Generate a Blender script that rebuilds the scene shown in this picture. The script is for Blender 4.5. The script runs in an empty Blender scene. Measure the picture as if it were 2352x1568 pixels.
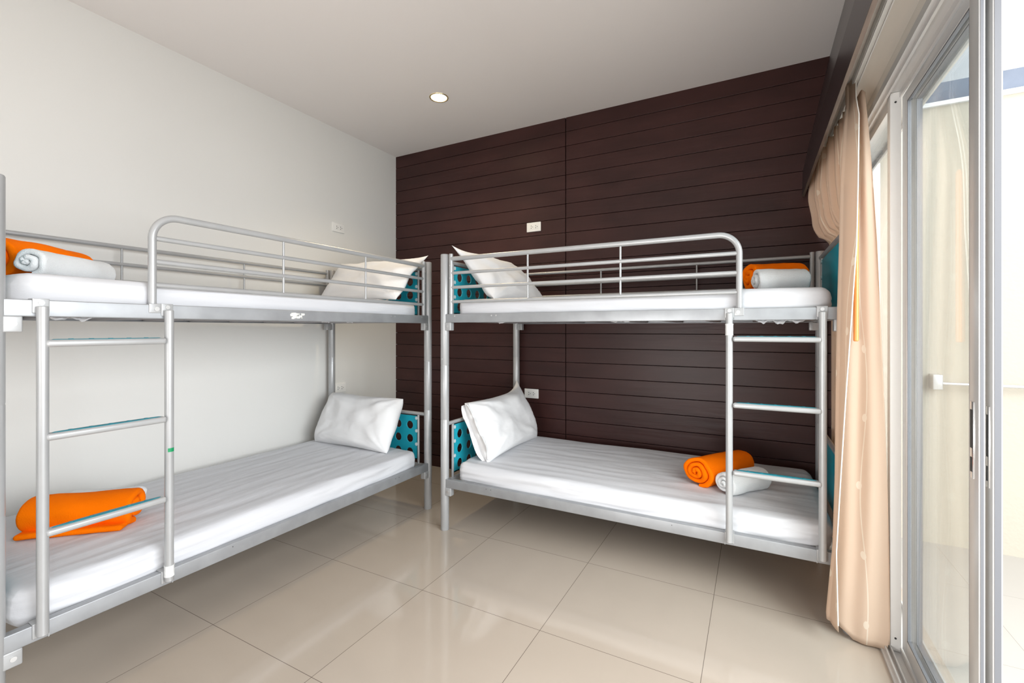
import bpy, math, random
from mathutils import Vector, Matrix, noise
PI = math.pi
sc = bpy.context.scene
COL = sc.collection

# ------------------------------------------------------------------ camera
cam = bpy.data.cameras.new('camera'); co = bpy.data.objects.new('camera', cam); COL.objects.link(co)
co.location = (0, 0, 1.2); co.rotation_euler = (PI/2, 0, math.radians(28.1))
cam.sensor_width = 36; cam.lens = 36*1045/2352; cam.shift_y = -29/2352; cam.clip_start = .02
sc.camera = co
# ------------------------------------------------------------------ world and lights
w = bpy.data.worlds.new('sky'); sc.world = w; w.use_nodes = True
nt = w.node_tree; bg = nt.nodes['Background']
bg.inputs[0].default_value = (.90, .95, 1, 1); bg.inputs[1].default_value = 1.1
def area(name, loc, rot, size, power, col=(1, 1, 1)):
    l = bpy.data.lights.new(name, 'AREA'); l.shape = 'RECTANGLE'; l.size, l.size_y = size; l.energy = power; l.color = col
    o = bpy.data.objects.new(name, l); COL.objects.link(o); o.location = loc; o.rotation_euler = rot
    return o
area('rear_fill', (-.6, -2.35, .95), (math.radians(88), 0, math.radians(-22)), (2.4, 1.5), 25, (.97, .98, 1))  # added fill lamp near the rear wall, out of view, lifts the room
area('bounce_fill', (-.9, -.65, .62), Vector((.62, .38, .70)).to_track_quat('-Z', 'Y').to_euler(), (.9, .9), 36, (1, .97, .94))  # added lamp aimed upward like a bounce flash, brightens ceiling and lintel
area('courtyard_daylight', (2.3, .25, 1.95), (0, math.radians(84), 0), (2.3, 2.9), 190, (.95, .98, 1))
sn = bpy.data.lights.new('hazy_sun', 'SUN'); sn.energy = 1.6; sn.angle = math.radians(35); sn.color = (1, .97, .92)
sno = bpy.data.objects.new('hazy_sun', sn); COL.objects.link(sno); sno.location = (4, -4, 5)
sno.rotation_euler = Vector((-.42, .66, -.62)).to_track_quat('-Z', 'Y').to_euler()
vs = sc.view_settings
vs.view_transform = 'Standard'; vs.look = 'None'; vs.gamma = 1; vs.use_curve_mapping = False; vs.exposure = 0.35

# ------------------------------------------------------------------ materials
def mat(name, col, rough=.5, metal=0, spec=.5, bump=None, var=None, sheen=0, coat=0):
    m = bpy.data.materials.new(name); m.use_nodes = True; n = m.node_tree.nodes; L = m.node_tree.links
    b = n['Principled BSDF']
    b.inputs['Base Color'].default_value = (*col, 1); b.inputs['Roughness'].default_value = rough
    b.inputs['Metallic'].default_value = metal; b.inputs['Specular IOR Level'].default_value = spec
    if sheen: b.inputs['Sheen Weight'].default_value = sheen
    if coat: b.inputs['Coat Weight'].default_value = coat; b.inputs['Coat Roughness'].default_value = .1
    tc = n.new('ShaderNodeTexCoord')
    def nz(scale, detail=3, sx=(1, 1, 1)):
        mp = n.new('ShaderNodeMapping'); mp.inputs['Scale'].default_value = sx
        t = n.new('ShaderNodeTexNoise'); t.inputs['Scale'].default_value = scale; t.inputs['Detail'].default_value = detail
        L.new(tc.outputs['Object'], mp.inputs[0]); L.new(mp.outputs[0], t.inputs['Vector']); return t
    if bump:
        t = nz(bump[0], 4, bump[2] if len(bump) > 2 else (1, 1, 1))
        bp = n.new('ShaderNodeBump'); bp.inputs['Strength'].default_value = bump[1]; bp.inputs['Distance'].default_value = .01
        L.new(t.outputs[0], bp.inputs['Height']); L.new(bp.outputs[0], b.inputs['Normal'])
    if var:
        t = nz(var[0], 4, var[2] if len(var) > 2 else (1, 1, 1))
        r = n.new('ShaderNodeMapRange'); r.inputs[1].default_value = .3; r.inputs[2].default_value = .7
        r.inputs[3].default_value = 1-var[1]; r.inputs[4].default_value = 1+var[1]
        h = n.new('ShaderNodeHueSaturation'); h.inputs['Color'].default_value = (*col, 1)
        L.new(t.outputs[0], r.inputs[0]); L.new(r.outputs[0], h.inputs['Value']); L.new(h.outputs[0], b.inputs['Base Color'])
    return m
def srgb(r, g, b):
    f = lambda c: ((c/255+.055)/1.055)**2.4 if c > 10 else c/255/12.92
    return (f(r), f(g), f(b))
M = {}
M['paint'] = mat('wall_paint', (.755, .745, .715), .7, bump=(60, .04))
M['ceil'] = mat('ceiling_paint', (.80, .765, .745), .8, bump=(40, .03))
M['wood'] = mat('dark_stained_wood', (.046, .0172, .0153), .38, spec=.3, var=(7, .22, (.35, 1, 1)), bump=(9, .15, (.3, 1, 3)))
M['groove'] = mat('groove_shadow_gap', (.006, .004, .004), .8)
M['pelmet'] = mat('dark_pelmet_wood', (.022, .016, .017), .28, var=(9, .25, (1, .1, 1)))
M['rawwood'] = mat('raw_wood_edge', (.13, .095, .075), .75, var=(25, .3, (1, .2, 1)))
M['metal'] = mat('silver_painted_steel', (.41, .415, .42), .33, metal=.25, spec=.5, var=(14, .04))
M['rail'] = mat('galvanised_silver_rail', (.34, .35, .365), .42, metal=.4, var=(11, .10))
M['bolt'] = mat('bolt_steel', (.62, .62, .62), .3, metal=.7)
M['screwdark'] = mat('screw_recess', (.08, .08, .085), .5)
M['teal'] = mat('teal_plastic', (.012, .34, .44), .35, var=(6, .08))
M['tealpad'] = mat('teal_rung_pad', (.02, .22, .28), .45, var=(30, .1))
M['washer'] = mat('clear_plastic_washer', (.5, .6, .62), .3)
M['sheet'] = mat('white_cotton_sheet', (.63, .635, .66), .85, bump=(7, .36, (.5, 3, 3)), sheen=.1)
M['pillow'] = mat('white_pillow_cotton', (.78, .78, .785), .85, bump=(7, .42, (1, .6, 2.2)), sheen=.1)
M['slat'] = mat('grey_slat', (.30, .29, .30), .5)
M['orange'] = mat('orange_fleece', (1.0, .185, .0), .95, spec=.08, bump=(260, .25))
M['towel'] = mat('white_terry', (.78, .80, .81), .95, bump=(330, .45), sheen=.2)
M['white'] = mat('white_plastic', (.84, .83, .80), .35)
M['slot'] = mat('socket_slot', (.03, .03, .03), .6)
M['alu'] = mat('satin_aluminium', (.60, .595, .59), .34, metal=.35, var=(3, .03, (1, 1, .2)))
M['alu_sunlit'] = mat('sunlit_aluminium', (.80, .79, .77), .4)  # lighter copy of the aluminium, sunlight on the mullion put into its colour
M['gasket'] = mat('grey_gasket', (.16, .165, .18), .5)
M['cream'] = mat('cream_lintel_paint', (.88, .84, .78), .6, var=(12, .05, (1, .15, 1)))
M['tape'] = mat('white_tape', (.75, .76, .76), .45, bump=(40, .4))
M['green'] = mat('green_sticker', (.0, .25, .09), .5)
M['sticker'] = mat('worn_white_sticker', (.78, .78, .70), .7)
M['wand'] = mat('orange_varnished_wood', (.75, .27, .07), .3, var=(10, .1, (1, 1, .1)))
M['outwall'] = mat('cream_render', (.49, .455, .385), .9, bump=(45, .2))
M['outcap'] = mat('blue_grey_coping', (.18, .21, .27), .6, var=(6, .15))
M['outcap2'] = mat('white_coping_edge', (.85, .85, .85), .6)
M['outfloor'] = None
M['steel'] = mat('bright_steel', (.75, .75, .75), .2, metal=.8)

def tiles(name, c1, c2, grout, ox, oy, p, rough):
    m = bpy.data.materials.new(name); m.use_nodes = True; n = m.node_tree.nodes; L = m.node_tree.links; b = n['Principled BSDF']
    g = n.new('ShaderNodeNewGeometry'); mp = n.new('ShaderNodeMapping'); mp.inputs['Location'].default_value = (-ox, -oy, 0)
    L.new(g.outputs['Position'], mp.inputs[0])
    br = n.new('ShaderNodeTexBrick'); br.offset = 0; br.inputs['Scale'].default_value = 1; br.inputs['Brick Width'].default_value = p
    br.inputs['Row Height'].default_value = p; br.inputs['Mortar Size'].default_value = .0011; br.inputs['Mortar Smooth'].default_value = .1
    br.inputs['Color1'].default_value = (*c1, 1); br.inputs['Color2'].default_value = (*c2, 1); br.inputs['Mortar'].default_value = (*grout, 1)
    L.new(mp.outputs[0], br.inputs['Vector'])
    t = n.new('ShaderNodeTexNoise'); t.inputs['Scale'].default_value = 2.2; t.inputs['Detail'].default_value = 6; L.new(g.outputs['Position'], t.inputs['Vector'])
    mx = n.new('ShaderNodeMix'); mx.data_type = 'RGBA'; mx.blend_type = 'MULTIPLY'; mx.inputs['Factor'].default_value = .12
    L.new(br.outputs['Color'], mx.inputs[6]); L.new(t.outputs[0], mx.inputs[7]); L.new(mx.outputs[2], b.inputs['Base Color'])
    b.inputs['Roughness'].default_value = rough; b.inputs['Specular IOR Level'].default_value = .5
    return m
M['floor'] = tiles('polished_porcelain_tile', (.50, .432, .365), (.485, .42, .353), (.16, .13, .11), -.163, 1.65, .5925, .085)
M['outfloor'] = tiles('grey_patio_tile', (.50, .48, .45), (.48, .46, .43), (.3, .28, .25), .9, 2.9, .6, .5)

def glass():
    m = bpy.data.materials.new('clear_glass'); m.use_nodes = True; n = m.node_tree.nodes; L = m.node_tree.links; n.remove(n['Principled BSDF'])
    t = n.new('ShaderNodeBsdfTransparent'); t.inputs[0].default_value = (.97, .985, .985, 1)
    g = n.new('ShaderNodeBsdfGlossy'); g.inputs['Roughness'].default_value = .01
    lw = n.new('ShaderNodeLayerWeight'); lw.inputs[0].default_value = .5; pw = n.new('ShaderNodeMath'); pw.operation = 'POWER'; pw.inputs[1].default_value = 5
    L.new(lw.outputs['Facing'], pw.inputs[0]); f = n.new('ShaderNodeMath'); f.operation = 'MULTIPLY_ADD'; f.inputs[1].default_value = .55; f.inputs[2].default_value = .035; L.new(pw.outputs[0], f.inputs[0]); mx = n.new('ShaderNodeMixShader')
    L.new(f.outputs[0], mx.inputs[0]); L.new(t.outputs[0], mx.inputs[1]); L.new(g.outputs[0], mx.inputs[2]); L.new(mx.outputs[0], n['Material Output'].inputs[0])
    return m
M['glass'] = glass()

def emit(name, col, s):
    m = bpy.data.materials.new(name); m.use_nodes = True; b = m.node_tree.nodes['Principled BSDF']
    b.inputs['Emission Color'].default_value = (*col, 1); b.inputs['Emission Strength'].default_value = s; return m
M['bulb'] = emit('lit_bulb', (1, .78, .45), 12)
M['reflector'] = mat('brass_reflector', (.8, .65, .4), .25, metal=.7)

def curtain_mat():
    m = bpy.data.materials.new('beige_vine_curtain'); m.use_nodes = True; n = m.node_tree.nodes; L = m.node_tree.links
    b = n['Principled BSDF']; uv = n.new('ShaderNodeUVMap'); sp = n.new('ShaderNodeSeparateXYZ'); L.new(uv.outputs[0], sp.inputs[0])
    def mth(op, a, bb=None, c=None):
        x = n.new('ShaderNodeMath'); x.operation = op
        for i, v in enumerate((a, bb, c)):
            if v is None: continue
            if isinstance(v, (int, float)): x.inputs[i].default_value = v
            else: L.new(v, x.inputs[i])
        return x.outputs[0]
    U, V = sp.outputs[0], sp.outputs[1]
    cu = mth('MULTIPLY', U, 1/.085); cell = mth('FLOOR', cu)
    wob = mth('MULTIPLY', mth('SINE', mth('ADD', mth('MULTIPLY', V, 7), mth('MULTIPLY', cell, 2.3))), .16)
    x = mth('SUBTRACT', mth('ADD', mth('FRACT', cu), wob), .5)            # distance to the stem, in cells
    line = mth('LESS_THAN', mth('ABSOLUTE', x), .020)
    vv = mth('ADD', mth('MULTIPLY', V, 1/.26), mth('MULTIPLY', cell, .37)); y = mth('SUBTRACT', mth('FRACT', vv), .5)
    e = mth('ADD', mth('POWER', mth('MULTIPLY', mth('SUBTRACT', x, .05), 11), 2), mth('POWER', mth('MULTIPLY', y, 17), 2))
    leaf = mth('LESS_THAN', e, 1)
    pat = mth('MAXIMUM', line, leaf)
    mx = n.new('ShaderNodeMix'); mx.data_type = 'RGBA'; mx.inputs[6].default_value = (.76, .60, .47, 1); mx.inputs[7].default_value = (.86, .76, .64, 1)
    L.new(pat, mx.inputs[0]); L.new(mx.outputs[2], b.inputs['Base Color']); b.inputs['Roughness'].default_value = .9
    tr = n.new('ShaderNodeBsdfTranslucent'); L.new(mx.outputs[2], tr.inputs[0])
    ms = n.new('ShaderNodeMixShader'); ms.inputs[0].default_value = .38
    L.new(b.outputs[0], ms.inputs[1]); L.new(tr.outputs[0], ms.inputs[2]); L.new(ms.outputs[0], n['Material Output'].inputs[0])
    t = n.new('ShaderNodeTexNoise'); t.inputs['Scale'].default_value = 350; bp = n.new('ShaderNodeBump'); bp.inputs['Strength'].default_value = .15
    tc = n.new('ShaderNodeTexCoord'); L.new(tc.outputs['Object'], t.inputs['Vector']); L.new(t.outputs[0], bp.inputs['Height']); L.new(bp.outputs[0], b.inputs['Normal'])
    return m
M['curtain'] = curtain_mat()
M['hem'] = mat('curtain_hem_cord', (.85, .80, .74), .8)

# ------------------------------------------------------------------ mesh builder
class MB:
    def __init__(s): s.v = []; s.f = []
    def add(s, vs_, fs, T=None):
        o = len(s.v)
        for p in vs_:
            p = Vector(p)
            s.v.append(T @ p if T else p)
        s.f += [tuple(i+o for i in f) for f in fs]
        return s
    def box(s, a, b, T=None):
        x0, x1 = sorted((a[0], b[0])); y0, y1 = sorted((a[1], b[1])); z0, z1 = sorted((a[2], b[2]))
        vs_ = [(x0,y0,z0),(x1,y0,z0),(x1,y1,z0),(x0,y1,z0),(x0,y0,z1),(x1,y0,z1),(x1,y1,z1),(x0,y1,z1)]
        return s.add(vs_, [(0,3,2,1),(4,5,6,7),(0,1,5,4),(1,2,6,5),(2,3,7,6),(3,0,4,7)], T)
    def rbox(s, a, b, r, n=2, div=(1,1,1), T=None, disp=None):
        """rounded box: grid on six faces, pushed onto rounded corners"""
        c = [(a[i]+b[i])/2 for i in range(3)]; h = [abs(b[i]-a[i])/2 for i in range(3)]
        r = min(r, *[x*.999 for x in h]); idx = {}; o = len(s.v)
        def coords(i):
            inn = h[i]-r; l = [-h[i]+r*(1-math.cos(PI/2*k/n))*0 + -0 for k in range(0)]
            seq = []
            for k in range(n): seq.append(-inn - r*math.tan(PI/4*(1-k/n)))
            d = div[i]
            for k in range(d+1): seq.append(-inn + 2*inn*k/d)
            for k in range(1, n+1): seq.append(inn + r*math.tan(PI/4*k/n))
            return seq
        cs = [coords(i) for i in range(3)]
        def vert(i, j, k):
            key = (i, j, k)
            if key in idx: return idx[key]
            p = Vector((cs[0][i], cs[1][j], cs[2][k])); q = Vector([max(-(h[t]-r), min(h[t]-r, p[t])) for t in range(3)])
            d = p-q
            if d.length > 1e-9: p = q + d.normalized()*r
            nn = d.normalized() if d.length > 1e-9 else Vector((0,0,1))
            p = p + Vector(c)
            if disp: p = disp(p, nn)
            if T: p = T @ p
            s.v.append(p); idx[key] = len(s.v)-1; return idx[key]
        N = [len(x)-1 for x in cs]
        for i in range(N[0]):
            for j in range(N[1]):
                s.f.append((vert(i,j,0), vert(i,j+1,0), vert(i+1,j+1,0), vert(i+1,j,0)))
                s.f.append((vert(i,j,N[2]), vert(i+1,j,N[2]), vert(i+1,j+1,N[2]), vert(i,j+1,N[2])))
        for i in range(N[0]):
            for k in range(N[2]):
                s.f.append((vert(i,0,k), vert(i+1,0,k), vert(i+1,0,k+1), vert(i,0,k+1)))
                s.f.append((vert(i,N[1],k), vert(i,N[1],k+1), vert(i+1,N[1],k+1), vert(i+1,N[1],k)))
        for j in range(N[1]):
            for k in range(N[2]):
                s.f.append((vert(0,j,k), vert(0,j,k+1), vert(0,j+1,k+1), vert(0,j+1,k)))
                s.f.append((vert(N[0],j,k), vert(N[0],j+1,k), vert(N[0],j+1,k+1), vert(N[0],j,k+1)))
        return s
    def tube(s, path, r, n=16, rs=None):
        path = [Vector(p) for p in path]; rings = []; prev = None
        for i, p in enumerate(path):
            t = (path[min(i+1, len(path)-1)] - path[max(i-1, 0)]).normalized()
            if prev is None:
                u = t.orthogonal().normalized()
            else:
                u = (prev - t*prev.dot(t)).normalized()
            prev = u; v = t.cross(u); rr = rs[i] if rs else r; o = len(s.v)
            for k in range(n):
                a = 2*PI*k/n; s.v.append(p + u*(rr*math.cos(a)) + v*(rr*math.sin(a)))
            rings.append(o)
        for a, b in zip(rings, rings[1:]):
            for k in range(n):
                k2 = (k+1) % n; s.f.append((a+k, a+k2, b+k2, b+k))
        s.f.append(tuple(rings[0]+k for k in reversed(range(n)))); s.f.append(tuple(rings[-1]+k for k in range(n)))
        return s
    def build(s, name, m, parent=None, mirror=False, angle=35, smooth=True):
        vv = [(p[0], -p[1], p[2]) if mirror else tuple(p) for p in s.v]
        ff = [tuple(reversed(f)) if mirror else f for f in s.f]
        me = bpy.data.meshes.new(name); me.from_pydata(vv, [], ff); me.validate(); me.materials.append(m)
        if smooth:
            me.polygons.foreach_set('use_smooth', [True]*len(me.polygons)); me.set_sharp_from_angle(angle=math.radians(angle))
        me.update()
        o = bpy.data.objects.new(name, me); COL.objects.link(o)
        if parent: o.parent = parent
        return o
def tag(o, label=None, cat=None, group=None, kind=None):
    if label: o['label'] = label
    if cat: o['category'] = cat
    if group: o['group'] = group
    if kind: o['kind'] = kind
    return o
def empty(name, loc, rz=0):
    o = bpy.data.objects.new(name, None); COL.objects.link(o); o.location = loc; o.rotation_euler = (0, 0, rz); o.empty_display_size = .1
    return o
def struct(o): o['kind'] = 'structure'; return o
def clone(o, parent=None):
    c = o.copy(); COL.objects.link(c)
    if parent: c.parent = parent
    for ch in list(o.children): clone(ch, c)
    return c

# ------------------------------------------------------------------ room shell
XL, YB, YR, ZC = -2.92, 3.21, -2.6, 2.782
struct(MB().box((XL-.2, YR-.2, -.1), (.60, YB+.2, 0)).build('floor', M['floor'], smooth=False))
struct(MB().box((XL-.2, YR-.2, ZC), (.60, YB+.2, ZC+.12)).build('ceiling', M['ceil'], smooth=False))
struct(MB().box((XL-.2, YR-.2, 0), (XL, YB+.2, ZC)).build('wall_left', M['paint'], smooth=False))
struct(MB().box((XL, YR-.2, 0), (.60, YR, ZC)).build('wall_rear', M['paint'], smooth=False))
# back wall: masonry + dark boarding with shadow gaps
wb = struct(MB().box((XL, YB+.006, 0), (.60, YB+.2, ZC)).build('wall_back', M['groove'], smooth=False))
b = MB(); pitch = .1079; xj = -1.25
z = ZC
while z > .11:
    z0 = max(z-pitch, .095)
    for (xa, xb) in ((XL, xj-.004), (xj+.004, .44)):
        b.rbox((xa-.002, YB-.014, z0+.0036), (xb, YB+.008, z), .0012, 1)
    z -= pitch
struct(b.build('boarding', M['wood'], wb, smooth=False))
struct(MB().rbox((XL, YB-.022, 0), (.44, YB+.004, .093), .004, 2).build('baseboard_back', M['wood']))

# right (window) wall: lintel, end pier and the rear run
wr = MB(); wr.box((.44, YR, 2.10), (.60, YB, ZC)); wr.box((.44, 3.12, 0), (.60, YB+.006, 2.10)); wr.box((.44, YR, 0), (.60, -.75, 2.10))
struct(wr.build('wall_right', M['cream'], smooth=False))
# slanted dark pelmet board
pf = [(.383, ZC), (.2500, 2.133), (.2475, 1.985), (.2585, 1.985), (.2615, 2.131), (.396, ZC)]
pm = MB(); y0, y1 = YR, YB-.016
pm.add([(x, y0, z) for x, z in pf]+[(x, y1, z) for x, z in pf], [(0,6,7,1),(1,7,8,2),(3,9,10,4),(4,10,11,5),(0,1,2,3,4,5),(11,10,9,8,7,6)])
tr1 = struct(pm.build('trim_1', M['pelmet'], smooth=False))
struct(MB().box((.2475, y0, 1.983), (.2590, y1, 1.9862)).build('raw_edge', M['rawwood'], tr1, smooth=False))

struct(MB().box((.288, YR, 2.192), (.4395, YB-.016, 2.215)).build('trim_4', M['cream'], smooth=False))

# frame of the sliding door
fr = MB()
fr.box((.414, -.75, 2.072), (.560, 3.12, 2.100)); fr.box((.428, -.75, 2.058), (.436, 3.12, 2.072)); fr.box((.468, -.75, 2.050), (.474, 3.12, 2.072)); fr.box((.552, -.75, 2.05), (.560, 3.12, 2.072))
fr.box((.414, -.75, 0.0005), (.560, 3.12, .012)); fr.box((.424, -.75, .012), (.429, 3.12, .026)); fr.box((.440, -.75, .012), (.444, 3.12, .030)); fr.box((.470, -.75, .012), (.4735, 3.12, .030)); fr.box((.552, -.75, .012), (.558, 3.12, .03))
fr.box((.440, 3.075, .012), (.560, 3.12, 2.072)); fr.box((.440, -.75, .012), (.560, -.71, 2.072))
d1 = struct(fr.build('door_1', M['alu'], smooth=False))
mp = MB().rbox((.4415, 2.145, .0125), (.4735, 2.185, 2.0715), .0015, 1); mp.box((.4475, 2.185, .012), (.4695, 2.20, 2.07))
mu = struct(mp.build('mullion', M['alu_sunlit'], d1))
h = MB()
for zz in (.06, 2.035): h.tube([(.457, 2.1432, zz), (.457, 2.1455, zz)], .0035, 12)
struct(h.build('screw_hole', M['slot'], mu))
struct(MB().box((.456, 2.185, .012), (.460, 3.08, 2.072)).build('fixed_pane', M['glass'], d1, smooth=False))
g = MB(); g.box((.449, 2.19, .012), (.467, 3.08, .06)); g.box((.449, 2.19, 2.03), (.467, 3.08, 2.072)); g.box((.449, 3.03, .012), (.467, 3.08, 2.07))
struct(g.build('fixed_sash', M['alu'], d1, smooth=False))
def panel(name, xa, xb, ya, yb):
    p = MB(); st = .055
    xm = (xa+xb)/2
    for (u0, u1) in ((ya, ya+st), (yb-st, yb)): p.rbox((xa, u0, .031), (xb, u1, 2.049), .0012, 1)
    p.rbox((xa, ya+st, .031), (xb, yb-st, .088), .0012, 1); p.rbox((xa, ya+st, 2.012), (xb, yb-st, 2.049), .0012, 1)
    o = struct(p.build(name, M['alu'], d1))
    gk = MB()
    for (u0, u1) in ((ya+st, ya+st+.005), (yb-st-.006, yb-st)): gk.box((xa+.0012, u0, .088), (xb-.0012, u1, 2.012))
    gk.box((xa+.0012, ya+st, .088), (xb-.0012, yb-st, .094)); gk.box((xa+.0012, ya+st, 2.006), (xb-.0012, yb-st, 2.012))
    gk.box((xa+.003, ya-.0012, .031), (xb-.003, ya+.001, 2.049))
    struct(gk.build('gasket', M['gasket'], o, smooth=False))
    struct(MB().box((xm-.002, ya+st+.001, .090), (xm+.002, yb-st-.001, 2.010)).build('pane', M['glass'], o, smooth=False))
    return o
pa = panel('sliding_panel', .4765, .4885, 1.500, 2.143)
pb = panel('sliding_panel', .500, .518, 1.497, 2.138)
def latch(x, ya, yb, z0, z1, parent):
    l = MB().rbox((x-.0022, ya, z0), (x+.001, yb, z1), .001, 1)
    o = struct(l.build('latch', M['steel'], parent))
    k = MB(); k.box((x-.0028, ya+.004, z0+.075), (x-.001, yb-.004, z1-.020)); k.box((x-.0028, ya+.006, z0+.016), (x-.001, yb-.004, z0+.052))
    struct(k.build('latch_slot', M['slot'], o, smooth=False))
latch(.4765, 1.523, 1.545, .830, 1.020, pa)
latch(.4998, 1.510, 1.526, .815, 1.012, pb)

# outside
struct(MB().box((.60, -3, -.1), (7, 3.6, -.02)).build('floor_outside', M['outfloor'], smooth=False))
struct(MB().box((.35, 3.42, -.1), (7, 3.60, 2.46)).build('wall_outside', M['outwall'], smooth=False))
struct(MB().rbox((.35, 3.40, 2.460), (7, 3.62, 2.485), .003, 1).build('trim_2', M['outcap2']))
struct(MB().rbox((.35, 3.43, 2.485), (7, 3.60, 2.60), .003, 1).build('trim_3', M['outcap']))
hr = empty('outdoor_rail', (.9, 3.40, .86)); tag(hr, 'thin bright metal rail fixed along the cream wall outside the door', 'rail')
MB().tube([(0, -.03, .035), (3.5, -.03, .035)], .0095, 12).build('bar', M['steel'], hr)
MB().rbox((-.022, -.045, 0), (.022, .02, .085), .004, 2).build('bracket', M['bolt'], hr)

# ------------------------------------------------------------------ bunk beds (local: x = along from the head, y = from the front to the wall)
LB, WB = 1.97, .925
def bunk(loc, rz, mir, label):
    root = empty('bunk_bed', loc, rz); tag(root, label, 'bunk bed', 'silver metal bunk beds with teal end panels')
    B = lambda m, n, mm, p=root, **k: m.build(n, M[mm], p, mirror=mir, **k)
    # posts with joints
    for u in (0, LB):
        for v in (0, WB):
            zz = [(.0005, .0235), (.004, .025), (.655, .025), (.657, .0242), (.661, .0242), (.663, .025), (.978, .025), (.98, .0242), (.984, .0242), (.986, .025), (1.64, .025), (1.645, .0225)]
            p = B(MB().tube([(u, v, a) for a, _ in zz], 0, 28, [r for _, r in zz]), 'post', 'metal')
            s = -1 if v == 0 else 1
            for hh in (.64, 1.02):
                bl = MB(); bl.tube([(u, v+s*-.0 - (.0245 if v == 0 else -.0245), hh), (u, v-(.027 if v == 0 else -.027), hh)], .005, 12)
                B(bl, 'screw', 'bolt', p)
    # side rails, two levels
    for zb in (.258, 1.237):
        for v, s in ((0, 1), (WB, -1)):
            r = MB(); r.rbox((.016, v-s*.018, zb), (LB-.016, v+s*.012, zb+.051), .003, 2)
            r.box((.04, v+s*.012, zb), (LB-.04, v+s*.030, zb+.003))
            ro = B(r, 'side_rail', 'rail')
            if v == 0:
                for u in ((.085, .335, .365) if zb > 1 else (.30, .33, 1.3)):
                    rr = .0045 if zb > 1 else .002
                    rv = MB().tube([(u, -.0178, zb+.038), (u, -.0195, zb+.038)], rr, 12)
                    B(rv, 'rivet', 'bolt' if zb > 1 else 'screwdark', ro)
        for u in (0, LB):
            B(MB().rbox((u-.012, .022, zb+.004), (u+.012, WB-.022, zb+.034), .003, 2), 'end_rail', 'metal')
        # clamp brackets
        for u, t in ((0, 1), (LB, -1)):
            for v, s in ((0, 1), (WB, -1)):
                k = MB(); k.rbox((u+t*.014, v-s*.020, zb-.047), (u+t*.056, v+s*.016, zb+.001), .004, 2); k.box((u+t*.012, v-s*.012, zb-.044), (u+t*.040, v+s*.022, zb-.002))
                ko = B(k, 'bracket', 'metal')
                q = MB(); q.tube([(u+t*.036, v-s*.0195, zb-.022), (u+t*.036, v-s*.0225, zb-.022)], .0075, 16)
                B(q, 'bolt', 'bolt', ko)
        # slats
        for i in range(9):
            u = .10+i*(LB-.2)/8
            B(MB().rbox((u-.022, .024, zb+.004), (u+.022, WB-.024, zb+.016), .003, 1), 'slat', 'slat')
    # end frames
    for zt, zb in ((1.604, 1.262), (.628, .285)):
        for u in (0, LB):
            e = MB(); e.tube([(u, .018, zt), (u, WB-.018, zt)], .0115, 16)
            for v in (.080, WB-.080): e.tube([(u, v, zb), (u, v, zt)], .008, 14)
            eo = B(e, 'end_frame', 'metal')
            # plastic panel, perforated at the head end
            p = MB(); v0, v1, za, zc = .0925, WB-.0925, zt-.305, zt-.018
            xa, xb = u-.003, u+.003
            if u == 0:
                pw, ph, rad = .103, .0915, .0295; cv = (v0+v1)/2
                cols, rows = 7, 3; gv0 = cv-pw*cols/2; gz1 = zt-.0375
                N = 32
                for i in range(cols):
                    for j in range(rows):
                        cy = gv0+pw*(i+.5); cz = gz1-ph*(j+.5)
                        ring = []; sq = []
                        for k in range(N):
                            a = 2*PI*k/N; ca, sa = math.cos(a), math.sin(a)
                            ring.append((cy+rad*ca, cz+rad*sa))
                            q = 1/max(abs(ca), abs(sa)); sq.append((cy+pw/2*ca*q, cz+ph/2*sa*q))
                        o = len(p.v)
                        for x in (xa, xb):
                            p.v += [Vector((x, a, c)) for a, c in ring]+[Vector((x, a, c)) for a, c in sq]
                        for k in range(N):
                            k2 = (k+1) % N
                            p.f.append((o+k, o+k2, o+N+k2, o+N+k)); p.f.append((o+2*N+k2, o+2*N+k, o+3*N+k, o+3*N+k2))
                            p.f.append((o+k2, o+k, o+2*N+k, o+2*N+k2))
                        rr = [Vector((u, cy+(rad+.001)*math.cos(2*PI*k/24), cz+(rad+.001)*math.sin(2*PI*k/24))) for k in range(25)]
                        p.tube(rr, .0042, 6)
                gz0 = gz1-ph*rows
                p.box((xa, v0, gz1), (xb, v1, zc)); p.box((xa, v0, za), (xb, v1, gz0)); p.box((xa, v0, gz0), (xb, gv0, gz1)); p.box((xa, gv0+pw*cols, gz0), (xb, v1, gz1))
            else:
                p.rbox((xa, v0, za), (xb, v1, zc), .002, 1)
            B(p, 'end_panel', 'teal', eo)
            for v, zz in [(v, zz) for v in (v0-.001, v1+.001) for zz in (zc-.014, zc-.10, zc-.19)]:
                wz = MB().tube([(u-.009, v, zz), (u+.009, v, zz)], .011, 18)
                B(wz, 'washer', 'washer', eo)
    # guard rails: front with a bent corner, rear straight
    gm = MB(); uE, zt, R = 1.578, 1.615, .085
    path = [(.045, 0, zt), (.8, 0, zt), (uE-R, 0, zt)]+[(uE-R+R*math.sin(PI/2*k/12), 0, zt-R+R*math.cos(PI/2*k/12)) for k in range(1, 13)]+[(uE, 0, 1.287)]
    gm.tube(path, .013, 20); gm.tube([(.045, 0, 1.27), (.045, 0, 1.643), (.045, 0, 1.645)], .0125, 18, [.0125, .0125, .011])
    for zz in (1.530, 1.445, 1.360): gm.tube([(.045, 0, zz), (uE, 0, zz)], .0092, 14)
    for u in (.552, 1.057): gm.tube([(u, 0, 1.360), (u, 0, zt)], .0052, 12)
    go = B(gm, 'guard_rail', 'metal')
    bp = MB().rbox((uE-.019, -.0215, 1.257), (uE+.019, -.0178, 1.291), .003, 2); bp.box((uE-.013, -.019, 1.286), (uE+.013, .010, 1.2895))
    B(bp, 'foot_plate', 'metal', go)
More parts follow.
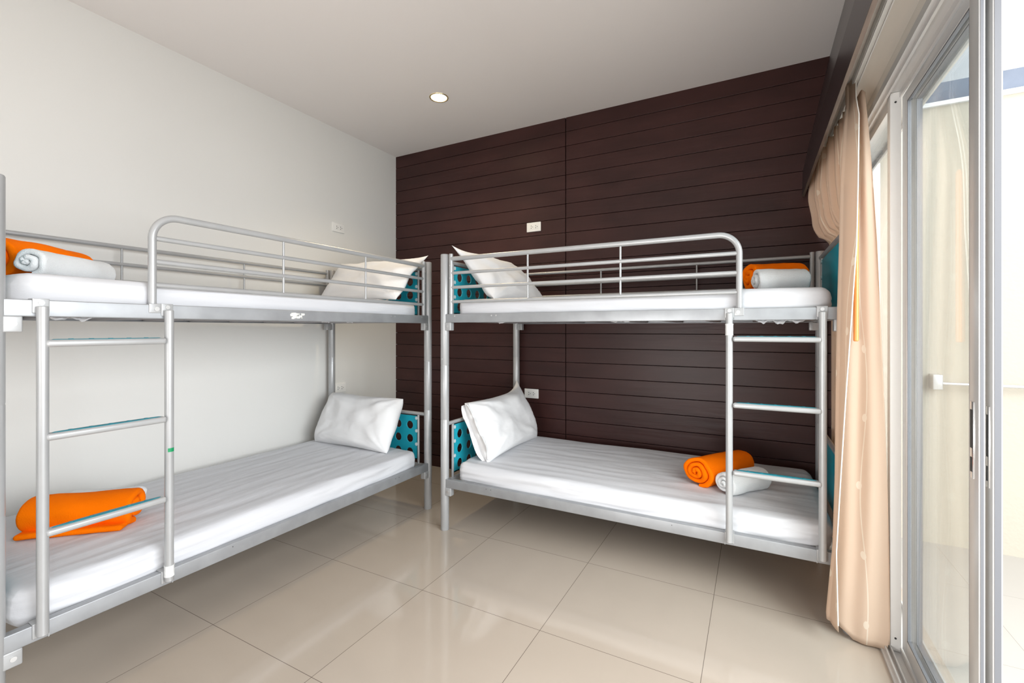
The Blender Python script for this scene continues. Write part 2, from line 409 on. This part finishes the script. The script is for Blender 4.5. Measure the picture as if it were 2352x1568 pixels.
    B(MB().tube([(uE-.004, -.0215, 1.272), (uE-.004, -.0255, 1.272)], .008, 16), 'bolt', 'bolt', go)
    for zz in (1.39, 1.50, 1.575): B(MB().tube([(.045, -.012, zz), (.045, -.0145, zz)], .0045, 12), 'screw', 'bolt', go)
    gb = MB()
    for zz, r in ((1.618, .0105), (1.530, .0090), (1.442, .0090)): gb.tube([(.04, WB, zz), (LB-.04, WB, zz)], r, 14)
    for u in (.676, 1.308): gb.tube([(u, WB, 1.442), (u, WB, 1.618)], .0052, 12)
    for u in (.040, LB-.040): gb.tube([(u, WB, 1.27), (u, WB, 1.643)], .0125, 16)
    gb2 = B(gb, 'guard_rail', 'metal')
    # ladder
    lv = -.0345; la, lb_ = 1.540, 1.876
    ld = MB()
    for u in (la, lb_): ld.tube([(u, lv, .277), (u, lv, .279), (u, lv, 1.266), (u, lv, 1.268)], 0, 20, [.0125, .0142, .0142, .0125])
    lo = B(ld, 'ladder', 'metal')
    for zz in (1.157, .873, .583):
        B(MB().rbox((la+.014, lv-.019, zz-.012), (lb_-.003, lv+.017, zz+.010), .009, 4), 'rung', 'metal', lo)
        pad = MB(); N = 40; ring = []
        cx, hx = (la+lb_)/2+.004, .145
        top = [(cx+hx*math.copysign(abs(math.cos(2*PI*k/N))**.75, math.cos(2*PI*k/N)), lv-.001+.0115*math.sin(2*PI*k/N)) for k in range(N)]
        pad.add([(x, y, zz+.0085) for x, y in top]+[(x, y, zz+.0105) for x, y in top]+[(cx+(x-cx)*.97, lv-.001+(y-lv+.001)*.8, zz+.0118) for x, y in top],
                [tuple(range(2*N, 3*N))]+[(k, (k+1) % N, N+(k+1) % N, N+k) for k in range(N)]+[(N+k, N+(k+1) % N, 2*N+(k+1) % N, 2*N+k) for k in range(N)])
        for dx in (-.10, -.05, 0, .05, .10): pad.tube([(cx+dx, lv-.001, zz+.0115), (cx+dx, lv-.001, zz+.0128)], .0065, 14)
        B(pad, 'rung_pad', 'tealpad', lo)
    for u in (la, lb_):
        for zb in (1.237, .258):
            hk = MB(); hk.rbox((u-.019, -.0222, zb+.010), (u+.019, -.0182, zb+.0545), .0025, 2); hk.rbox((u-.019, -.0222, zb+.0512), (u+.019, .014, zb+.0545), .001, 1)
            hk.box((u-.019, -.021, zb-.0), (u-.016, -.0182, zb+.02))
            B(hk, 'hook', 'metal', lo)
        B(MB().tube([(u, -.022, 1.279), (u, -.026, 1.279)], .0072, 18), 'bolt', 'bolt', lo)
    return root, lo, mir

bl, lad_l, _ = bunk((-1.93, 2.42, 0), -PI/2, True, 'silver metal bunk bed standing along the white wall on the left')
br, lad_r, _ = bunk((-1.638, 2.214, 0), 0, False, 'silver metal bunk bed standing against the dark boarded wall')
def tape(lad, mir, u, z0, z1):
    m = MB(); zz = [z0, z0+.012, (z0+z1)/2, z1-.008, z1]; m.tube([(u, -.0345, a) for a in zz], 0, 20, [.0158, .0152, .0156, .0153, .0166]); m.build('tape_wrap', M['tape'], lad, mirror=mir)
tape(lad_r, False, 1.540, 1.172, 1.222)
tape(lad_l, True, 1.540, .295, .335)
sg = MB(); sg.add([(1.540+.0146*math.sin(a_), -.0345-.0146*math.cos(a_), z_) for a_ in [-.9+.2*k for k in range(9)] for z_ in (.751, .765)], [(2*k, 2*k+2, 2*k+3, 2*k+1) for k in range(8)]); sg.build('sticker', M['green'], lad_l, mirror=True)
st = MB()
rnd = random.Random(3)
for i in range(26):
    u = 1.03-rnd.random()**1.7*.07+.0; zz = 1.250+rnd.random()*.022; a = rnd.uniform(.002, .008); st.box((u-a, -.0186-i*.00003, zz-a*.6), (u+a, -.0179, zz+a*.6))
st.box((.985+.02, -.0197, 1.250), (.985+.036, -.0179, 1.276))
st.build('sticker_remains', M['sticker'], bl, mirror=True, smooth=False)

# ------------------------------------------------------------------ mattresses
def fnoise(p, s, seed): return noise.noise(Vector((p[0]*s[0]+seed*13.1, p[1]*s[1]+seed*7.7, p[2]*s[2]+seed*3.3)))
def mattress(loc, rz, mir, zb, th, label, seed, tufts, wr=1.0):
    root = empty('mattress', loc, rz); tag(root, label, 'mattress', 'mattresses in white fitted sheets')
    u0, u1, v0, v1 = .055, 1.925, .020, .905
    z0, z1 = zb+.018, zb+th
    def disp(p, n):
        top = max(0, n.z) if n.length else 0
        u, v, z = p
        cu = (u-u0)/(u1-u0)*2-1; cv = (v-v0)/(v1-v0)*2-1
        # narrow, slightly drawn-in corners and a crowned top
        k = .018*(abs(cu)**10)*(abs(cv)**6)
        p = Vector((u-math.copysign(k, cu), v-math.copysign(k, cv), z))
        zz = (z-z0)/(z1-z0)
        if zz > .5:
            p.z += .008*(1-cu**2)*(1-cv**2) + .0035*fnoise(p, (2.0, 5, 1), seed) + wr*.0026*(1-abs(fnoise(p, (2.2, 13, 1), seed+2))*2.2)
        side = abs(cv) > .93 or abs(cu) > .97
        if side:
            q = .008*fnoise(p, (2.6, 2.6, 22), seed+5)*wr + .005*fnoise(p, (5, 5, 9), seed+6) + .0035*wr*math.sin(z*190+2.4*fnoise(p, (3, 3, 0), seed)*3)*max(0, fnoise(p, (1.7, 1.7, 0), seed+9)+.15)
            if abs(cv) > .93: p.y += math.copysign(q, cv)
            else: p.x += math.copysign(q, cu)
            p.z += .004*fnoise(p, (6, 6, 0), seed+1)*(1 if zz < .4 else 0)
        return p
    m = MB().rbox((u0, v0, z0), (u1, v1, z1), .042, 5, (110, 56, 5), disp=disp)
    m.build('fitted_sheet', M['sheet'], root, mirror=mir, angle=80)
    # elastic hem bunched below the frame
    if tufts:
        rnd = random.Random(seed)
        for (ua, ub, dz) in tufts:
            t = MB(); n = max(8, int((ub-ua)/.006)); o = len(t.v); rows = 4
            ph = rnd.random()*6
            for i in range(n+1):
                s = i/n; u = ua+(ub-ua)*s; env = math.sin(PI*s)**.5
                lobe = .65+.35*math.sin(u*95+ph)+.15*math.sin(u*260+ph)
                for j in range(rows+1):
                    f = j/rows; t.v.append(Vector((u, .045+.010*math.sin(u*170+ph)*f+.004*math.sin(f*9), zb+.004-dz*env*lobe*f)))
            for i in range(n):
                for j in range(rows):
                    a = o+i*(rows+1)+j; t.f.append((a, a+rows+1, a+rows+2, a+1))
            to = t.build('elastic_hem', M['sheet'], root, mirror=mir)
            sm = to.modifiers.new('s', 'SOLIDIFY'); sm.thickness = .002
    return root
PL = ((-1.93, 2.42, 0), -PI/2, True); PR = ((-1.638, 2.214, 0), 0, False)
mattress(*PL, 1.237, .135, 'white-sheeted mattress on the upper bunk by the white wall', 1, [(.60, .66, .012), (.75, .82, .013), (1.72, 1.84, .018)])
mattress(*PR, 1.237, .135, 'white-sheeted mattress on the upper bunk by the dark boarded wall', 2, [(.33, .40, .012), (.98, 1.1, .010), (1.62, 1.84, .022)])
mattress(*PL, .258, .138, 'white-sheeted mattress on the lower bunk by the white wall', 3, None, 1.5)
mattress(*PR, .258, .138, 'white-sheeted mattress on the lower bunk by the dark boarded wall', 4, None, 1.5)

# ------------------------------------------------------------------ pillows
def pillow(bed, v0, v1, ub, zb, ut, zt, th, label, seed, ear=(0, 0, 0, 0), open_end=None, tw=0.0, bulge=1.0, pw=3.2, rnd_=0.0):
    """bed-local: bottom long edge at u=ub,z=zb, top long edge at u=ut,z=zt, spanning v0..v1"""
    loc, rz, mir = bed
    S = -1 if mir else 1
    R = Matrix.Translation(Vector(loc)) @ Matrix.Rotation(rz, 4, 'Z')
    nu, nv = 72, 48
    up = Vector((ut-ub, 0, zt-zb)); H = up.length; up.normalize(); nrm = Vector((up.z, 0, -up.x)); ax = Vector((0, 1, 0)); W = v1-v0
    c0 = Vector(((ub+ut)/2, (v0+v1)/2, (zb+zt)/2))
    def P(a, b, side):
        # a across (-1..1), b up (-1..1)
        pa = 1-.075*(1-b*b)**1*1.0; pbb = 1-.085*(1-a*a)
        x = a*W/2*(1-.05*(1-b*b)*abs(a)**3); y = b*H/2*(1-.09*(1-a*a)*abs(b)**3)
        t = max(0, (1-abs(a)**pw))**.55*max(0, (1-abs(b)**(pw*.9)))**.55; rc = 1-rnd_*(abs(a)*abs(b))**3; x *= rc; y *= rc
        q = Vector((a*2.1+seed*5, b*1.4+seed, side*.7))
        t *= 1+.16*noise.noise(q*1.3)
        # creases radiating from the corners and along the seam
        cr = 0
        for (ca, cb, cc) in ((-1, -1, .8), (1, -1, 1), (-1, 1, 1), (1, 1, .8)):
            d = math.hypot(a-ca, (b-cb)*.7); an = math.atan2(b-cb, a-ca)
            cr += cc*math.exp(-d*1.7)*math.sin(an*11+seed*3+3*noise.noise(Vector((an*2, seed, 0))))*.085*min(1, d*2)
        cr += .03*noise.noise(Vector((a*3+seed*9, b*1.6, side*2)))*(1-abs(a)**4)
        cr += .022*(1-min(1, abs(noise.noise(Vector((a*3.2+b*2.5+seed, b*4-a*3, side+seed))))*4))**2
        t = t*(1+cr*1.5)+cr*.12*min(1, t*3)
        e = 0
        k = {(-1, -1): 0, (1, -1): 1, (-1, 1): 2, (1, 1): 3}[(1 if a > 0 else -1, 1 if b > 0 else -1)]
        f = (abs(a)*abs(b))**5*ear[k]
        x += math.copysign(f*.6, a); y += math.copysign(f, b)
        sag = .02*noise.noise(Vector((a*1.5+seed, b*1.5, 3)))
        p = c0 + ax*x + up*(y - .012*(1-b)*(1-a*a)*0) + nrm*(side*t*th/2*(bulge if side > 0 else .8) + sag + tw*a*b)
        p.z = max(p.z, zb-.004)
        return p
    m = MB(); idx = {}
    for side in (1, -1):
        for i in range(nu+1):
            for j in range(nv+1):
                ed = i in (0, nu) or j in (0, nv)
                if ed and side == -1: idx[(side, i, j)] = idx[(1, i, j)]; continue
                a = math.sin((i/nu*2-1)*PI/2); bb = math.sin((j/nv*2-1)*PI/2)
                m.v.append(P(a, bb, side)); idx[(side, i, j)] = len(m.v)-1
        for i in range(nu):
            for j in range(nv):
                q = (idx[(side, i, j)], idx[(side, i+1, j)], idx[(side, i+1, j+1)], idx[(side, i, j+1)])
                m.f.append(q if side < 0 else tuple(reversed(q)))
    base = R @ Vector((c0.x, S*c0.y, zb))
    root = empty('pillow', base, rz); tag(root, label, 'pillow', 'white pillows')
    off = Vector((c0.x, c0.y, zb))
    m.v = [p-off for p in m.v]
    o = m.build('pillowcase', M['pillow'], root, mirror=mir, angle=100)
    if open_end is not None:
        # turned hem at the open end: a loose flap standing off the case
        f = MB(); n = 40; rows = 8
        for side, dx in ((1, .0), (-1, .0)):
            o0 = len(f.v)
            for i in range(n+1):
                b = (i/n*2-1)*.93
                for j in range(rows+1):
                    k = j/rows; a = open_end*(.86+.15*k)
                    t = (1-abs(b)**2.6)**.6*(.26+.16*k*(1+.6*math.sin(b*4+seed)))
                    wv = .02*math.sin(b*9+seed+k*2)*k+.012*math.sin(b*21+side)*k
                    f.v.append(c0 + ax*(a*W/2+wv*.6*open_end) + up*(b*H/2*(1-.02*k)) + nrm*(side*t*th/2+wv*.5) - off)
            for i in range(n):
                for j in range(rows):
                    a0 = o0+i*(rows+1)+j; f.f.append((a0, a0+rows+1, a0+rows+2, a0+1))
        fo = f.build('open_hem', M['pillow'], root, mirror=mir, angle=100)
        s_ = fo.modifiers.new('s', 'SOLIDIFY'); s_.thickness = .0025
    return root
zu, zl = 1.372, .393
pillow(PL, .03, .78, .265, zu, .030, 1.665, .15, 'white pillow leaning on the teal panel of the upper bunk by the white wall', 1.3, ear=(.0, .01, .045, .02), tw=.01)
pillow(PR, .08, .80, .29, zu, .040, 1.665, .17, 'white pillow leaning in the upper bunk by the dark boarded wall', 2.2, ear=(.0, .01, .05, .0), open_end=None, tw=-.01)
pillow(PL, .135, .85, .235, zl, .060, .738, .19, 'plump white pillow leaning on the lower bunk by the white wall', 3.7, ear=(.0, .0, .0, .0), pw=4.6, rnd_=.06)
pillow(PR, .12, .86, .22, zl, .050, .745, .19, 'white pillow with loose open end leaning on the lower bunk by the dark wall', 4.1, ear=(.01, .0, .0, .075), open_end=-1, tw=.0, pw=4.2, rnd_=.03)

# ------------------------------------------------------------------ rolled blankets and towels
def roll(name, A, Bp, R, m, label, cat, group, turns=3.2, squash=.86, seed=1, flap=0.0, phase=0.0, sag=0.0, taper=0):
    A = Vector(A); Bp = Vector(Bp); L = (Bp-A).length; ax = (Bp-A).normalized(); side = Vector((0, 0, 1)).cross(ax).normalized(); upv = Vector((0, 0, 1))
    nt_, nl = int(turns*30), 30
    r0 = R*.13; pit = (R-r0)/turns; th = pit*.93
    phase = -1.75-2*PI*turns
    m_ = MB()
    def pt(i, s, r_off, k):
        th_a = phase+2*PI*turns*i/nt_
        rc = r0+(R-r0)*i/nt_
        rr = rc - th/2 + r_off*th/2*.98
        e = min(s, 1-s)*L                      # rounding of the layer edges
        inset = 0
        if e < .010: rr = rc-th/2 + r_off*th/2*.98*math.sqrt(max(0.05, 1-(1-e/.010)**2))
        q = Vector((math.cos(th_a)*1.2+seed*4, math.sin(th_a)*1.2, s*2.4))
        rr *= 1+.10*noise.noise(q)+(.035*noise.noise(q*3.1))
        layer = i/nt_
        x = s*L + (.010*noise.noise(Vector((th_a*.8, seed, 0)))+.012*(1-layer)*(-1 if s > .5 else 1)*0)*(1 if s < .5 else -1)
        if s < .12: x += .016*(1-layer)*(1-s/.12)*(-.5)+.02*(1-s/.12)*(layer)**2*.5
        tp = 1-taper*s
        cx_ = math.cos(th_a)*rr*tp*1.06; cz = math.sin(th_a)*rr*squash*tp
        base = -R*squash
        cz = max(cz, base*.90*tp + 0*.01)
        if cz < base*.5: cx_ *= 1+.10*min(1, (base*.5-cz)/(R*.3))
        zsag = -sag*math.sin(PI*s)
        return ax*x + side*cx_ + upv*(cz + R*squash*.90*tp+zsag*0)
    rowsS = [k for k in range(nl+1)]
    def sv(k):
        t = k/nl; return .5-.5*math.cos(PI*t)
    idx = {}
    offs = [-1, -.55, 0, .55, 1]
    # a thick sheet: outer surface, inner surface, ends, caps
    ring = []
    for i in range(nt_+1):
        for k in range(nl+1):
            for j, so in ((0, -1), (1, 1)):
                m_.v.append(pt(i, sv(k), so, k)); idx[(i, k, j)] = len(m_.v)-1
    for i in range(nt_):
        for k in range(nl):
            m_.f.append((idx[(i,k,1)], idx[(i,k+1,1)], idx[(i+1,k+1,1)], idx[(i+1,k,1)]))
            m_.f.append((idx[(i,k,0)], idx[(i+1,k,0)], idx[(i+1,k+1,0)], idx[(i,k+1,0)]))
        m_.f.append((idx[(i,0,0)], idx[(i,0,1)], idx[(i+1,0,1)], idx[(i+1,0,0)]))
        m_.f.append((idx[(i,nl,0)], idx[(i+1,nl,0)], idx[(i+1,nl,1)], idx[(i,nl,1)]))
    for k in range(nl):
        m_.f.append((idx[(0,k,0)], idx[(0,k+1,0)], idx[(0,k+1,1)], idx[(0,k,1)]))
        m_.f.append((idx[(nt_,k,0)], idx[(nt_,k,1)], idx[(nt_,k+1,1)], idx[(nt_,k+1,0)]))
    if flap:
        # the last turn lies out flat beside the roll
        def dd(p, n):
            return p+Vector((0, 0, .003*noise.noise(p*14)))
        T = Matrix((( ax.x, side.x, 0, 0), (ax.y, side.y, 0, 0), (ax.z, side.z, 1, 0), (0, 0, 0, 1)))
        m_.rbox((.015, -R*1.25 if flap < 0 else 0, .002), (L-.01, 0 if flap < 0 else R*1.25, .002+abs(flap)), abs(flap)/2, 3, (24, 8, 1), T=T, disp=dd)
    o = m_.build(name, m, angle=70); o.location = A
    tag(o, label, cat, group)
    return o
GO, GW = 'rolled orange blankets at the foot of each bunk', 'rolled white towels at the foot of each bunk'
zu2, zl2 = 1.378, .403
roll('rolled_blanket', (-2.30, .520, zu2), (-2.48, .81, zu2), .088, M['orange'], 'rolled orange blanket on the upper bunk by the white wall', 'blanket', GO, turns=2.6, seed=1, phase=1.2, squash=.92)
roll('rolled_towel', (-2.13, .570, zu2), (-2.315, .84, zu2), .055, M['towel'], 'rolled white towel on the upper bunk by the white wall', 'towel', GW, turns=2.2, seed=2, phase=.5, squash=.95)
roll('rolled_blanket', (-.035, 2.62, zu2), (.205, 2.72, zu2), .090, M['orange'], 'rolled orange blanket on the upper bunk by the dark boarded wall', 'blanket', GO, turns=2.6, seed=3, phase=2, squash=.98)
roll('rolled_towel', (-.005, 2.46, zu2), (.210, 2.54, zu2), .060, M['towel'], 'rolled white towel on the upper bunk by the dark boarded wall', 'towel', GW, turns=2.4, seed=4, phase=2.6, squash=1.0)
roll('rolled_blanket', (-2.535, .688, zl2), (-2.268, .942, zl2), .090, M['orange'], 'rolled orange blanket on the lower bunk by the white wall', 'blanket', GO, turns=2.2, seed=5, phase=3.6, squash=.84, flap=-.022)
roll('rolled_towel', (-2.62, .84, zl2), (-2.405, 1.005, zl2), .062, M['towel'], 'rolled white towel behind the orange one, lower bunk by the white wall', 'towel', GW, turns=2.2, seed=6, phase=1, squash=.9)
roll('rolled_blanket', (-.268, 2.478, zl2), (-.065, 2.87, zl2), .089, M['orange'], 'rolled orange blanket with spiral end, lower bunk by the dark wall', 'blanket', GO, turns=3.0, seed=7, phase=5.0, squash=.90, taper=.16)
roll('rolled_towel', (-.137, 2.415, zl2), (.028, 2.62, zl2), .066, M['towel'], 'rolled white towel beside the orange one, lower bunk by the dark wall', 'towel', GW, turns=2.8, seed=8, phase=4.6, squash=.88)

# ------------------------------------------------------------------ wall sockets
def outlet(loc, rz, label):
    r = empty('wall_outlet', loc, rz); tag(r, label, 'wall outlet', 'white double wall outlets')
    MB().rbox((-.060, -.009, 0), (.060, 0, .072), .003, 3).build('face_plate', M['white'], r)
    ins = MB().rbox((-.036, -.0105, .018), (.036, -.008, .054), .001, 2).build('insert', M['white'], r)
    for cx_ in (-.020, .018):
        s = MB()
        s.box((cx_-.0020, -.0112, .040), (cx_+.0020, -.0100, .048)); s.box((cx_-.0020, -.0112, .024), (cx_+.0020, -.0100, .032)); s.tube([(cx_+.0125, -.0100, .036), (cx_+.0125, -.0112, .036)], .0028, 12)
        s.build('socket_holes', M['slot'], ins, smooth=False)
outlet((XL, 2.535, 1.965), PI/2, 'white double outlet high on the white wall, above the bunk')
outlet((XL, 2.548, .695), PI/2, 'white double outlet low on the white wall behind a bed post')
outlet((-1.512, YB-.014, 1.953), 0, 'white double outlet high on the dark boarded wall')
outlet((-1.532, YB-.014, .662), 0, 'white double outlet low on the dark boarded wall')

# ------------------------------------------------------------------ recessed ceiling light
cl = empty('ceiling_light', (-1.907, 2.51, ZC)); tag(cl, 'small round recessed ceiling light glowing warm above the corner', 'ceiling light')
N = 40; prof = [(.066, .0005), (.064, -.004), (.057, -.005), (.053, -.002)]
tm = MB()
for r, z_ in prof:
    for k in range(N): tm.v.append(Vector((r*math.cos(2*PI*k/N), r*math.sin(2*PI*k/N), z_)))
for a in range(len(prof)-1):
    for k in range(N): tm.f.append((a*N+k, a*N+(k+1) % N, (a+1)*N+(k+1) % N, (a+1)*N+k))
tm.build('trim_ring', M['reflector'], cl)
MB().tube([(0, 0, -.0020), (0, 0, -.0008)], .053, 40).build('lamp_lens', M['bulb'], cl)
sp = bpy.data.lights.new('downlight', 'SPOT'); sp.energy = 28; sp.color = (1, .80, .52); sp.spot_size = math.radians(120); sp.spot_blend = .8; sp.shadow_soft_size = .04
so = bpy.data.objects.new('downlight', sp); COL.objects.link(so); so.location = (-1.907, 2.51, ZC-.03)

# ------------------------------------------------------------------ curtain, track and wand
ct = MB(); ct.rbox((.338, YR+.1, 2.162), (.362, 3.16, 2.190), .002, 1); ct.box((.3405, YR+.1, 2.157), (.344, 3.16, 2.163)); ct.box((.356, YR+.1, 2.157), (.3595, 3.16, 2.163))
cto = empty('curtain_track', (.35, 0, 2.2)); tag(cto, 'white metal curtain track running behind the dark pelmet', 'curtain track')
ct.v = [p-Vector((.35, 0, 2.2)) for p in ct.v]; ct.build('track', M['white'], cto)
for i, y in enumerate((2.24, 2.29, 2.36)):
    k = MB(); k.rbox((-.006, y-.006, -.056), (.006, y+.006, -.040), .002, 1); k.tube([(0, y, -.053), (.004, y-.006, -.070), (.0, y-.012, -.080), (-.003, y-.012, -.070)], .0018, 8)
    k.build('glider', M['bolt'], cto)


rows_z = [(0.018, 0.2515, 0.2896, 0.4446), (0.09, 0.2473, 0.2868, 0.4459), (0.356, 0.2685, 0.2812, 0.4433), (0.614, 0.2756, 0.2937, 0.4382), (0.955, 0.2784, 0.3117, 0.4279), (1.242, 0.2826, 0.3295, 0.4175), (1.532, 0.2896, 0.3458, 0.407), (1.747, 0.2923, 0.3499, 0.3952), (2.021, 0.3048, 0.3526, 0.378), (2.097, 0.3103, 0.3431, 0.3714)]
def lerp_rows(z, k):
    for a, b in zip(rows_z, rows_z[1:]):
        if z <= b[0]: t = max(0, (z-a[0])/(b[0]-a[0])); t = t*t*(3-2*t) if False else t; return a[k]*(1-t)+b[k]*t
    return rows_z[-1][k]
def tab(z, pts):
    if z <= pts[0][0]: return pts[0][1]
    for a, b in zip(pts, pts[1:]):
        if z <= b[0]: t = (z-a[0])/(b[0]-a[0]); t = t*t*(3-2*t); return a[1]*(1-t)+b[1]*t
    return pts[-1][1]
def curtain_pt(s, z):
    """s 0..1 along the cloth from the far end to the free edge"""
    XLf, XH, XR = (lerp_rows(z, k) for k in (1, 2, 3))
    far = tab(z, [(0, .392), (1.58, .390), (1.80, .315), (1.95, .292), (2.10, .300), (2.2, .335)])
    mid = tab(z, [(0, .396), (1.60, .392), (1.9, .372), (2.2, .352)])
    amp = tab(z, [(0, .014), (1.6, .014), (1.80, .034), (2.2, .024)])
    fr_ = .62
    if s < fr_:
        t = s/fr_; Y = 3.14-(3.14-2.34)*t
        ph = 2*PI*9*t + .8*math.sin(z*2.1+t*5)
        X = far*(1-t)+mid*t + amp*(1-2*abs(math.sin(ph/2)))*(.8+.2*math.sin(t*23))
        Y += .012*math.cos(ph)
        X = X if z > 1.7 else max(X, .374)
        return Vector((X, Y, z))
    t = (s-fr_)/(1-fr_)
    top = tab(z, [(1.7, 0), (2.19, .10)])
    pA = Vector((mid, 2.34)); yb, yc, yd = 2.136+top*.8, 2.172+top, 2.096+top
    pB = Vector((XR*yb/2.17, yb)); pC = Vector((XLf*(yc-.012)/2.17+.010, yc)); pD = Vector((XH*(yd-.01)/2.17, yd))
    if t < .25:
        k = t/.25; k2 = k*k*(3-2*k); p = pA.lerp(pB, k2)
    elif t < .80:
        k = (t-.25)/.55; p = pB.lerp(pC, k); w_ = abs(XR-XLf)
        p.y += (-.004*math.sin(PI*k) + .006*math.sin(k*PI*4+z*1.3)*math.sin(PI*k))*min(1, w_/.1) + .004*math.sin(z*5+k*6)
    elif t < .86:
        k = (t-.80)/.06; a = PI*k; c_ = pC+Vector((0, -.012)); p = Vector((c_.x-.010*math.sin(a), c_.y+.012*math.cos(a)))
    else:
        k = (t-.86)/.14; q = pC+Vector((0, -.024)); e = Vector((pD.x, pD.y-.010)); p = q.lerp(e, k); p.y -= .007*math.sin(PI*k)
    return Vector((p.x, p.y, z))
cm = MB(); NS, NZ = 420, 90; uvs = []
lens = [0]; prev = curtain_pt(0, 1.0)
for i in range(1, NS+1):
    q = curtain_pt(i/NS, 1.0); lens.append(lens[-1]+(q-prev).length); prev = q
for i in range(NS+1):
    s = i/NS
    zb = .033 if s < .72 else .008 if s < .84 else .008+.055*math.sin(min(1, (s-.84)/.12)*PI*.6)
    ztop = 2.128+.008*math.sin(s*60)
    if s > .9: ztop = 2.185-.5*(s-.9)*0
    for j in range(NZ+1):
        z_ = zb+(ztop-zb)*j/NZ; cm.v.append(curtain_pt(s, z_)); uvs.append((lens[i], z_))
for i in range(NS):
    for j in range(NZ):
        a = i*(NZ+1)+j; cm.f.append((a, a+NZ+1, a+NZ+2, a+1))
org = Vector((.36, 2.6, .03)); cm.v = [p-org for p in cm.v]
cu = empty('curtain', org); tag(cu, 'beige curtain with pale vine pattern bunched between the bunk and the sliding door', 'curtain')
cc = cm.build('cloth', M['curtain'], cu, angle=120)
ul = cc.data.uv_layers.new(name='UVMap')
for lp in cc.data.loops: ul.data[lp.index].uv = uvs[lp.vertex_index]
sd = cc.modifiers.new('s', 'SOLIDIFY'); sd.thickness = .0012
hm = MB(); hm.tube([curtain_pt(1, .085+(2.16-.085)*k/60)-org+Vector((0, -.001, 0)) for k in range(61)], .0021, 8); hm.build('edge_piping', M['hem'], cu)

wd = MB(); wd.tube([(0, 0, 0), (0, 0, .003), (0, 0, .59), (0, 0, .60)], 0, 14, [.006, .0085, .0085, .004])
wo = wd.build('curtain_wand', M['wand']); wo.location = (.3364, 2.125, 1.153)
tag(wo, 'varnished orange wooden curtain wand hanging at the curtain edge', 'curtain wand')
